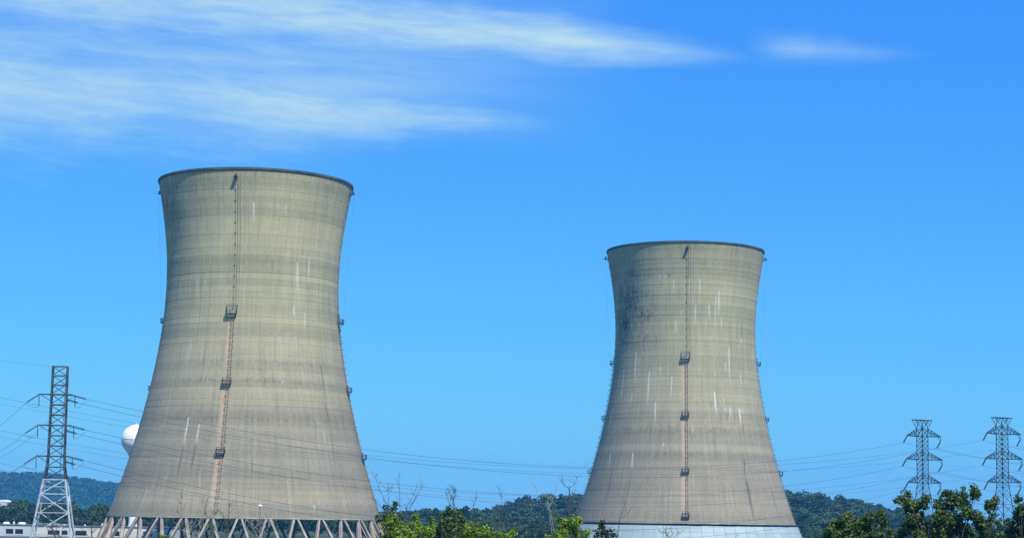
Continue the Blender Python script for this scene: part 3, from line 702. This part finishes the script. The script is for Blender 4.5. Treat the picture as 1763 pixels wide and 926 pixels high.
# left strain pylon
YL = 430.0
pl = at(101, 780, YL); P1 = empty('lattice_pylon', (at(101, 700, YL).x, YL, 0), math.radians(8))
tag(P1, 'tall steel lattice pylon with pale lower legs left of the water tower', 'pylon', 'lattice pylons')
ztop = at(102, 631, YL).z; zl = [at(100, y, YL).z for y in (679, 732, 785)]
def hwL(z): return 1.60+.20*max(0, min(1, (ztop-z)/(ztop-zl[2])))+max(0, (zl[2]-1.5-z))*.155
lv = [0, 5.2, 10.2, 14.4, 17.6, 20.4, zl[2]]
for a, b in ((zl[2], zl[1]), (zl[1], zl[0]), (zl[0], ztop)):
    lv += [a+(b-a)*k/3 for k in (1, 2, 3)]
lattice(P1, lv, hwL, .27, .17, M['tower_steel'], 17.0, M['galv'])
MB().tube([(0.9, -1.7, 6), (1.5, -1.7, ztop-1)], .06, 5).build('climbing_rail', M['tower_steel'], P1)
attL, attR = [], []
inv = P1.matrix_basis.copy()
def pw(P, v): return P.matrix_basis @ Vector(v)
for z in zl:
    a = MB()
    for y in (-.9, .9): a.beam((-4.45, y*.35, z), (2.9, y, z), .26, .26)
    a.beam((-4.45, -.32, z), (-4.45, .32, z), .2).beam((2.9, -.9, z), (2.9, .9, z), .2)
    for k in range(5): a.beam((-4.0+k*1.4, -.4-.08*k, z), (-3.2+k*1.4, .45+.08*k, z), .12)
    a.beam((-4.4, 0, z+.1), (-1.6, 0, z-1.6), .12)
    a.build('crossarm', M['tower_steel'], P1)
    Lp, Rp = Vector((-4.45, -.3, z-.1)), Vector((2.9, 0, z-.1)); R2 = Vector((1.9, -.9, z-1.15))
    e1 = Lp+Vector((-2.65, -.9, -1.95)); insulator(P1, Lp, e1, .2)
    e2 = Rp+Vector((3.2, .9, -.75)); insulator(P1, Rp, e2, .28)
    e3 = R2+Vector((2.5, .9, -.65)); insulator(P1, R2, e3, .28)
    MB().beam((1.6, -.9, z-.1), R2, .12).build('hanger', M['tower_steel'], P1)
    for px_ in (Lp, Rp+Vector((.6, 0, 0))):
        insulator(P1, px_, px_+Vector((.12, 0, -2.75)), .14)
    j = MB()
    j.tube([Lp+Vector((.12, 0, -2.75)), Lp+Vector((-.9, -.2, -2.9)), e1+Vector((-.1, 0, -.3)), e1], .04, 4)
    j.tube([Rp+Vector((.72, 0, -2.75)), Rp+Vector((1.6, .2, -2.7)), e2+Vector((0, 0, -.4)), e2], .04, 4)
    j.build('jumper', M['wire'], P1)
    attL.append(pw(P1, e1)); attR.append((pw(P1, e2), pw(P1, e3)))
# two suspension pylons at the right
def susp(px, Y, ytop, ys, rz, label):
    T = empty('lattice_pylon', (at(px, 800, Y).x, Y, 0), rz); tag(T, label, 'pylon', 'lattice pylons')
    zt_ = at(px, ytop, Y).z; zs_ = [at(px, y, Y).z for y in ys]
    def hw(z): return 1.30+max(0, (zs_[2]-.5-z))*.105
    lv = [0, 5, 9.5, 13.5, 17, 20, zs_[2]-1.6, zs_[2]]
    for a, b in ((zs_[2], zs_[1]), (zs_[1], zs_[0])):
        lv += [a+(b-a)*k/5 for k in (1, 2, 3, 4, 5)]
    lv += [zs_[0]+2.6]
    lattice(T, lv, hw, .18, .085, M['dark_steel'])
    zc = zs_[0]+2.6
    cap = MB()
    for y in (-1.3, 1.3):
        cap.beam((-3.9, y*.5, zt_), (3.9, y*.5, zt_), .28)
        for s in (-1, 1):
            cap.beam((s*1.3, y, zc), (s*3.8, y*.5, zt_), .14).beam((s*1.3, y, zc), (s*1.1, y*.5, zt_), .14).beam((s*1.1, y*.5, zt_), (s*2.4, y*.7, (zt_+zc)/2), .1).beam((s*.2, y*.5, zt_), (s*1.3, y, zc), .1)
    cap.beam((-3.9, -.65, zt_), (-3.9, .65, zt_), .2).beam((3.9, -.65, zt_), (3.9, .65, zt_), .2)
    cap.build('peak_bridge', M['dark_steel'], T)
    ends = []
    for i, z in enumerate(zs_):
        al = (6.7, 7.2, 6.6)[i]
        for s in (-1, 1):
            ar = MB(); ext = al*(1.0 if s < 0 else 1.22)
            tip = Vector((s*ext, 0, z+.1))
            for y in (-1.3, 1.3):
                ar.beam((s*1.3, y, z), tip+Vector((0, y*.15, 0)), .22)
                ar.beam((s*1.3, y, z+2.6), tip+Vector((0, y*.15, .05)), .18)
                for k in (1, 2, 3):
                    f = k/4; lo = Vector((s*1.3, y, z)).lerp(tip, f); hi = Vector((s*1.3, y, z+2.6)).lerp(tip, f); hp = Vector((s*1.3, y, z+2.6)).lerp(tip, f-.25)
                    ar.beam(lo, hi, .1).beam(lo, hp, .1)
            for k in (1, 2, 3):
                f = k/4; ar.beam(Vector((s*1.3, -1.3, z)).lerp(tip, f), Vector((s*1.3, 1.3, z)).lerp(tip, f), .1)
            ar.build('crossarm', M['dark_steel'], T)
            p = tip+Vector((0, 0, -.1))
            if s < 0:
                e = p+Vector((-2.3, -.6, -2.35)); insulator(T, p, e, .23)
            else:
                mid = p+Vector((.05, 0, -1.5)); MB().beam(p, mid, .14).beam(p+Vector((-1.3, 0, 0)), mid, .12).build('hanger', M['dark_steel'], T)
                e = mid+Vector((-2.35, -.6, -2.2)); insulator(T, mid, e, .23)
            MB().beam(e-Vector((.7, .2, .05)), e+Vector((.5, 0, 0)), .12).build('clamp', M['dark_steel'], T)
            ends.append(pw(T, e))
    return T, ends, zt_
PA, eA, ztA = susp(1588.5, 634, 723, (751, 791, 831), math.radians(31), 'dark lattice pylon with three crossarms nearer the right cooling tower')
PB, eB, ztB = susp(1726, 612, 719, (747, 789.5, 830), math.radians(31), 'dark lattice pylon at the right edge of the picture')

# ------------------------------------------------------------------ wires
g1 = 'conductors sagging between the left pylon and the right pylons'
nm = ('top', 'middle', 'lowest')
for i in range(3):
    wire('power_line', attR[i][0], eA[2*i], (11.6, 12.4, 14.6)[i], .042, f'{nm[i]} outer conductor from the left pylon past both cooling towers', g1)
    wire('power_line', attR[i][1], eA[2*i+1], (13.0, 14.0, 16.0)[i], .042, f'{nm[i]} inner conductor from the left pylon past both cooling towers', g1)
    s = attL[i]; e = at(-330, (905, 935, 965)[i], 395)
    e = s+(at(-1, (722, 767, 812)[i], 418)-s)*3.0
    wire('power_line', s, e, 1.6, .045, f'{nm[i]} near wire sloping down to the left from the left pylon', 'wires leaving the left pylon to the left')
    s2 = pw(P1, (2.9, .9, zl[i]-.2)); e2 = e+Vector((5, 14, -1.5))
    wire('power_line', s2, e2, 2.0, .04, f'{nm[i]} far wire sloping down to the left behind the left pylon', 'wires leaving the left pylon to the left')
    d0 = at(-420, (585, 645, 705)[i], 420)
    wire('power_line', d0, eB[2*i], 17.5, .032, f'{nm[i]} conductor of the line passing behind the left pylon', 'conductors of the line behind the left pylon')
    d1 = at(-420, (600, 660, 720)[i], 436)
    wire('power_line', d1, eB[2*i+1], 17.5, .028, f'{nm[i]} far conductor of the line passing behind the left pylon', 'conductors of the line behind the left pylon')
    for tw, en in (('first', eA), ('second', eB)):
        for j, (sd, off) in enumerate((('left', 0), ('right', 1))):
            s = en[2*i+off]; e = s+Vector((95, 40, -6.0))
            wire('power_line', s, e, 3.0, .04, f'{nm[i]} wire from the {sd} arm of the {tw} right-hand pylon leaving rightward', 'wires leaving the right-hand pylons')
for y_, s_ in ((-.8, 'front'), (.8, 'back')):
    wire('shield_wire', pw(P1, (-1.5, y_, ztop)), pw(P1, (-1.5, y_, ztop))+Vector((-60, -25, 8.0)), 1.0, .010, f'thin {s_} shield wire leaving the left pylon top leftward', 'thin shield wires', 'shield wire')

# ------------------------------------------------------------------ foreground trees
def fg_tree(name, label, Y, lobes, base_px, mat, seed, leaf=.15, dens=1.25, group=None, cat='tree', low=True, tone=(.5, .25), bunch=.17, zb=0.0):
    """lobes: (x px, y px, r px) of leaf masses; their trunk and limbs grow from the ground"""
    rng = np.random.default_rng(seed); rr = random.Random(seed)
    k = Y/F_PX
    L = []
    for px, py, rp in lobes:
        r = rp*k; p = at(px, py, Y)+Vector((0, rr.uniform(-1, 1)*.9, 0)); L.append((p, r, 1.0))
    bx = at(base_px, 920, Y).x; zmin = min(p.z for p, r, d in L)
    if low:
        wid = max(abs(p.x-bx) for p, r, d in L)
        for i in range(7):
            a = rr.uniform(0, 6.28); L.append((Vector((bx+math.cos(a)*wid*.55, Y+math.sin(a)*wid*.55, zmin-rr.uniform(.7, 2.6))), max(.55, wid*.42), .22))
    T = empty(name, (bx, Y, zb)); tag(T, label, cat, group)
    org = np.array([bx, Y, zb])
    Cs, Ns, Ss, Ts = [], [], [], []
    tw = MB()
    fork = Vector((bx, Y, zb+max(1.0, (zmin-zb)*.62)))
    loc = lambda v: Vector(v)-Vector((bx, Y, zb))
    tr_ = MB().tube([loc((bx, Y, zb-.3)), loc(fork.lerp(Vector((bx, Y, zb)), .5)+Vector((.1, 0, 0))), loc(fork)], [.14, .11, .07], 8)
    for p, r, d in L:
        mid = fork.lerp(p, .5)+Vector((rr.uniform(-.15, .15), rr.uniform(-.15, .15), .2))
        tr_.tube([loc(fork), loc(mid), loc(p)], [.035, .022, .010], 5)
        nb = max(5, int(dens*d*17*(r/.35)**2))
        bd = blob_dirs(nb, rng)*np.cbrt(rng.uniform(.12, 1.0, nb))[:, None]
        bc_ = np.array(p)+bd*r*np.array([1.0, 1.15, .95])
        for b in range(nb):
            if rr.random() < .5: tw.tube([loc(p.lerp(Vector(bc_[b]), .15)), loc(bc_[b])], [.012, .006], 3)
            nl = int(rng.integers(11, 19)); dd = blob_dirs(nl, rng)
            Cs.append(bc_[b]+dd*bunch*rng.uniform(.35, 1.0, (nl, 1))); Ns.append(dd*.55+np.array([0, 0, .55])+rng.normal(size=(nl, 3))*.4)
            Ss.append(leaf*rng.uniform(.6, 1.25, nl)); Ts.append(np.clip(rng.normal(tone[0], tone[1])+rng.normal(size=nl)*.16, 0, 1))
    C = np.concatenate(Cs)-org; V, F = leaf_quads(C, np.concatenate(Ns), np.concatenate(Ss), rng)
    link('crown', np_mesh('crown', V, F, mat, False, {'tone': np.repeat(np.concatenate(Ts), 4)}), T)
    tr_.build('trunk', M['bark'], T, True); tag(tw.build('twigs', M['bark'], T), kind='stuff')
    return T
gs = 'leafy saplings along the near bank'
fg_tree('sapling', 'bright green sapling at the right foot of the left tower', 92, [(673, 893, 9), (668, 905, 12), (683, 901, 10), (690, 914, 13), (664, 921, 9), (676, 922, 13), (700, 922, 12)], 680, M['leaf_bright'], 101, .16, 1.0, gs, tone=(.6, .28))
fg_tree('sapling', 'small dark tuft-topped sapling beside the foot of the left tower', 97, [(672, 884, 9), (661, 886, 7), (676, 874, 5), (682, 867, 5), (663, 872, 3), (668, 895, 11), (690, 888, 6), (652, 892, 4)], 672, M['leaf_green'], 102, .15, 1.0, gs)
fg_tree('sapling', 'bright green sapling with a narrow leafy tip between the towers', 90, [(715, 897, 7), (714, 889, 3.5), (708, 912, 12), (724, 908, 9), (718, 922, 13), (738, 918, 12), (745, 905, 6), (743, 896, 4)], 722, M['leaf_bright'], 103, .16, 1.0, gs, tone=(.55, .28))
fg_tree('sapling', 'tallest bushy green sapling between the towers, pointed at the top', 94, [(772, 877, 6), (768, 887, 9), (783, 886, 8), (761, 897, 9), (776, 899, 13), (793, 899, 10), (758, 914, 12), (778, 918, 14), (797, 915, 13), (786, 880, 4)], 776, M['leaf_green'], 104, .16, 1.1, gs, tone=(.62, .25))
fg_tree('sapling', 'low bright sapling sloping down from the tallest one', 91, [(806, 907, 9), (815, 912, 10), (822, 905, 5), (829, 917, 9), (808, 922, 12), (836, 910, 5), (845, 918, 8), (858, 920, 8), (833, 922, 10)], 822, M['leaf_bright'], 105, .15, 1.0, gs, tone=(.5, .3))
fg_tree('sapling', 'small bright sprig of leaves alone in the gap between the towers', 90, [(876, 921, 6), (868, 925, 6), (884, 915, 4), (874, 928, 9)], 875, M['leaf_bright'], 106, .14, 1.0, gs, tone=(.6, .25))
fg_tree('sapling', 'bright yellow-green sapling at the left foot of the right tower', 92, [(985, 894, 8), (976, 899, 8), (992, 902, 7), (967, 909, 9), (982, 911, 12), (958, 917, 8), (972, 922, 12), (947, 924, 7), (993, 918, 8), (997, 895, 4), (964, 896, 4)], 976, M['leaf_bright'], 107, .16, 1.0, gs, tone=(.55, .3))
fg_tree('sapling', 'tiny bright sprout in front of the skirt beside the dark bush', 88, [(1008, 920, 5), (1004, 927, 7), (1011, 915, 3)], 1008, M['leaf_bright'], 108, .12, 1.0, gs, tone=(.6, .25))
fg_tree('sapling', 'bright leafy sprout in front of the left tower legs', 88, [(282, 923, 5), (276, 926, 5), (290, 926, 5)], 282, M['leaf_bright'], 109, .12, 1.0, gs, tone=(.6, .25))
fg_tree('bush', 'dark rounded bush in front of the pale tower skirt', 90, [(1038, 905, 6), (1034, 915, 8), (1048, 914, 8), (1026, 922, 8), (1044, 924, 11), (1057, 920, 6), (1036, 902, 4)], 1040, M['leaf_vdark'], 110, .13, 1.0, None, 'bush')
gt = 'broad-leaved trees along the right bank'
fg_tree('broadleaf_tree', 'low dark tree in the gap right of the right tower', 112, [(1462, 889, 9), (1450, 897, 10), (1470, 899, 12), (1436, 907, 11), (1454, 911, 14), (1476, 914, 14), (1425, 916, 9), (1440, 924, 14), (1488, 897, 10), (1500, 889, 9), (1497, 908, 11), (1462, 926, 14), (1420, 926, 8), (1490, 924, 12)], 1460, M['leaf_dark'], 111, .19, 1.1, gt, tone=(.5, .3), bunch=.2)
fg_tree('broadleaf_tree', 'slim dark tree between the low tree and the wide tree', 110, [(1515, 884, 8), (1523, 893, 9), (1512, 898, 7), (1527, 905, 6), (1518, 912, 7), (1535, 922, 7), (1510, 922, 8), (1530, 914, 5)], 1520, M['leaf_dark'], 112, .18, .9, gt, tone=(.45, .3), bunch=.18)
fg_tree('broadleaf_tree', 'wide dark leafy tree rising in front of the first right-hand pylon', 112, [
    (1555, 850, 5), (1550, 858, 7), (1563, 862, 10), (1557, 869, 8), (1578, 868, 10), (1592, 857, 8), (1597, 868, 6), (1573, 880, 11), (1570, 893, 10), (1583, 890, 9), (1610, 869, 7), (1618, 876, 10), (1628, 848, 6), (1622, 862, 8), (1637, 857, 10), (1648, 851, 9), (1660, 848, 9), (1668, 842, 7), (1676, 850, 8), (1685, 846, 7), (1683, 855, 5), (1645, 868, 12), (1660, 862, 10), (1632, 880, 12), (1652, 882, 13), (1667, 876, 9), (1610, 892, 12), (1628, 897, 13), (1650, 899, 14), (1674, 890, 12), (1685, 900, 12), (1566, 908, 12), (1590, 908, 14), (1612, 914, 15), (1640, 916, 15), (1668, 914, 14), (1692, 914, 12), (1556, 921, 10), (1580, 924, 13), (1700, 924, 12)],
    1630, M['leaf_dark'], 113, .20, 1.1, gt, tone=(.5, .3), bunch=.2)
fg_tree('broadleaf_tree', 'small leafy tree just left of the rightmost pylon', 108, [(1700, 864, 7), (1710, 866, 8), (1716, 858, 4), (1698, 873, 6), (1707, 876, 7), (1706, 888, 6), (1713, 897, 6), (1722, 897, 4), (1702, 902, 7), (1716, 907, 6), (1710, 920, 9), (1726, 922, 8)], 1706, M['leaf_dark'], 114, .18, 1.0, gt, tone=(.5, .3), bunch=.18)
fg_tree('broadleaf_tree', 'tree with lighter leaves cut by the right edge', 110, [(1760, 856, 7), (1766, 866, 10), (1752, 872, 7), (1748, 881, 7), (1760, 884, 10), (1756, 897, 10), (1744, 902, 8), (1740, 912, 8), (1755, 914, 12), (1735, 922, 9), (1770, 900, 14), (1780, 880, 14), (1790, 910, 18), (1800, 890, 14), (1772, 922, 14)], 1768, M['leaf_green'], 115, .19, 1.1, gt, tone=(.55, .3), bunch=.2)

# ------------------------------------------------------------------ bare trees
def bare(label, Y, stems, seed, r0=.035, twigs=2, mat='dead', group='bare branches along the near bank'):
    r0 *= .54; rr = random.Random(seed); s0 = stems[0]; b = at(s0[0][0], s0[0][1], Y)
    T = empty('bare_tree', (b.x, Y, 0)); tag(T, label, 'bare tree', group)
    org = Vector((b.x, Y, 0))
    MB().tube([Vector((0, 0, -.2)), Vector((.1, 0, b.z*.5)), b-org], [.06, .045, r0*1.1], 7).build('trunk', M[mat], T)
    for st in stems:
        P = [at(x, y, Y)-org+Vector((0, rr.uniform(-.05, .05), 0)) for x, y in st]
        if st is not s0:
            P = [Vector((0, 0, b.z-1.0)) if (P[0]-(b-org)).length > .25 else P[0]]+P
        # refine and jitter
        Q = []
        for i in range(len(P)-1):
            for t in (0, .33, .66):
                q = P[i].lerp(P[i+1], t)
                if t: q += Vector((rr.uniform(-1, 1), rr.uniform(-1, 1), 0))*.018
                Q.append(q)
        Q.append(P[-1]); n = len(Q)
        rad = [max(.008, r0*(1-.78*i/(n-1))) for i in range(n)]
        mb = MB().tube(Q, rad, 5)
        for j in range(twigs*len(st)):
            i = rr.randrange(max(1, n//3), n); a = rr.uniform(0, 6.28); L = rr.uniform(.12, .45)
            p = Q[i]; d = Vector((math.cos(a), math.sin(a)*.6, rr.uniform(.4, 1.3))).normalized()
            e1 = p+d*L*.5; e2 = e1+(d+Vector((rr.uniform(-.5, .5), 0, rr.uniform(.1, .5)))).normalized()*L*.6
            mb.tube([p, e1, e2], [.008, .006, .0035], 4)
            if rr.random() < .6:
                mb.tube([e1, e1+Vector((rr.uniform(-.25, .25), .1, rr.uniform(.1, .3)))], [.007, .004], 3)
        mb.build('branch', M[mat], T)
bare('bare forked branches above the sapling at the foot of the left tower', 95, [[(669, 890), (664, 865), (653, 840), (646, 819)], [(669, 868), (668, 850), (667, 832)], [(663, 886), (655, 872), (640, 855)]], 201)
bare('thin bare upright stem right of the left tower', 95, [[(689, 895), (688, 860), (687, 820)]], 202, .028, 4)
bare('bare branch slanting up to the right between the towers', 94, [[(699, 890), (708, 869), (721, 848), (728, 833)], [(700, 872), (711, 855), (717, 839)], [(699, 878), (698, 868)]], 203, .045)
bare('bare forked twig behind the tallest sapling', 94, [[(786, 885), (781, 862), (778, 850)], [(781, 876), (771, 860), (767, 846)], [(780, 860), (784, 850), (783, 843)]], 204, .04, 4)
bare('single bare twig leaning right beyond the tallest sapling', 96, [[(812, 882), (816, 866), (821, 847)]], 205, .035, 2)
bare('tall thin bare stem in the gap between the towers', 95, [[(863, 926), (864, 905), (864, 875), (863, 846)], [(864, 905), (870, 890), (868, 878)], [(864, 900), (857, 888), (859, 876)]], 206, .035, 2, 'dead')
bare('pale bare trunk leaning left before the right tower', 95, [[(953, 908), (949, 885), (945, 868), (940, 845)], [(946, 874), (955, 850), (957, 833)], [(942, 855), (925, 848), (921, 834)]], 207, .024, 2, 'deadpale')
bare('bare candelabra-shaped twig beside the left edge of the right tower', 94, [[(980, 896), (981, 870), (980, 833)], [(980, 839), (972, 836), (968, 828), (968, 817)], [(980, 839), (988, 835), (992, 827), (993, 820)], [(988, 850), (991, 836)]], 208, .04, 1)
bare('dark dead stem in front of the left tower foot below the ladder', 86, [[(389, 926), (393, 895), (396, 861)], [(392, 905), (385, 890), (381, 880)], [(391, 912), (399, 900), (403, 890)]], 209, .06, 2)
bare('bent bare twig left of the dark dead stem', 86, [[(380, 926), (366, 900), (355, 886), (353, 876), (355, 863)], [(362, 897), (372, 882)]], 210, .035, 2)
bare('thin bare twig against the left part of the tower foot', 86, [[(310, 926), (312, 890), (313, 856)]], 211, .025, 3)
bare('dead branches crossing the foot of the left pylon', 84, [[(112, 930), (92, 913), (72, 899), (52, 885)], [(100, 928), (84, 912), (76, 900)], [(92, 914), (88, 900), (82, 882)]], 212, .05, 1)
bare('dark dead stem left of the left tower', 84, [[(158, 930), (158, 910), (157, 893)], [(158, 918), (166, 908), (163, 898)], [(157, 930), (146, 915), (136, 906)], [(158, 903), (170, 900), (182, 900)]], 213, .05, 1)
bare('grey twiggy bush among the left tower legs', 88, [[(448, 930), (452, 910), (458, 897)], [(446, 926), (436, 910), (430, 900)], [(450, 920), (440, 908), (446, 892)], [(452, 918), (462, 908), (468, 900)], [(446, 928), (430, 918), (420, 902)]], 214, .022, 5, 'deadpale')
bare('grey twigs among the legs below the ladder', 88, [[(336, 930), (330, 910), (322, 900)], [(338, 928), (345, 908), (343, 898)], [(340, 928), (352, 915), (360, 905)], [(335, 926), (318, 914), (309, 908)]], 215, .022, 5, 'deadpale')
bare('curved bare stem rising in front of the right tower lip', 88, [[(1061, 930), (1064, 910), (1067, 893), (1077, 863)], [(1067, 893), (1078, 887), (1083, 880)]], 216, .028, 1)
bare('small bare twigs low in front of the pale skirt', 88, [[(1146, 932), (1142, 920), (1136, 914)], [(1148, 930), (1147, 918), (1144, 911)], [(1150, 930), (1158, 918), (1156, 911)], [(1152, 930), (1166, 920), (1172, 917)]], 217, .022, 2)

# ------------------------------------------------------------------ haze
if HAZE > 0:
    m, G, o = mat_new('haze')
    v = G.node('ShaderNodeVolumePrincipled', {'Color': (.08, .52, 1.0, 1), 'Density': HAZE, 'Anisotropy': .0})
    G.l.new(v.outputs[0], o.inputs['Volume'])
    hb = MB().box(-2600, 2600, -700, 4600, -1.5, 130).build('haze', m)
    hb['kind'] = 'stuff'
    sc.cycles.volume_step_rate = 10
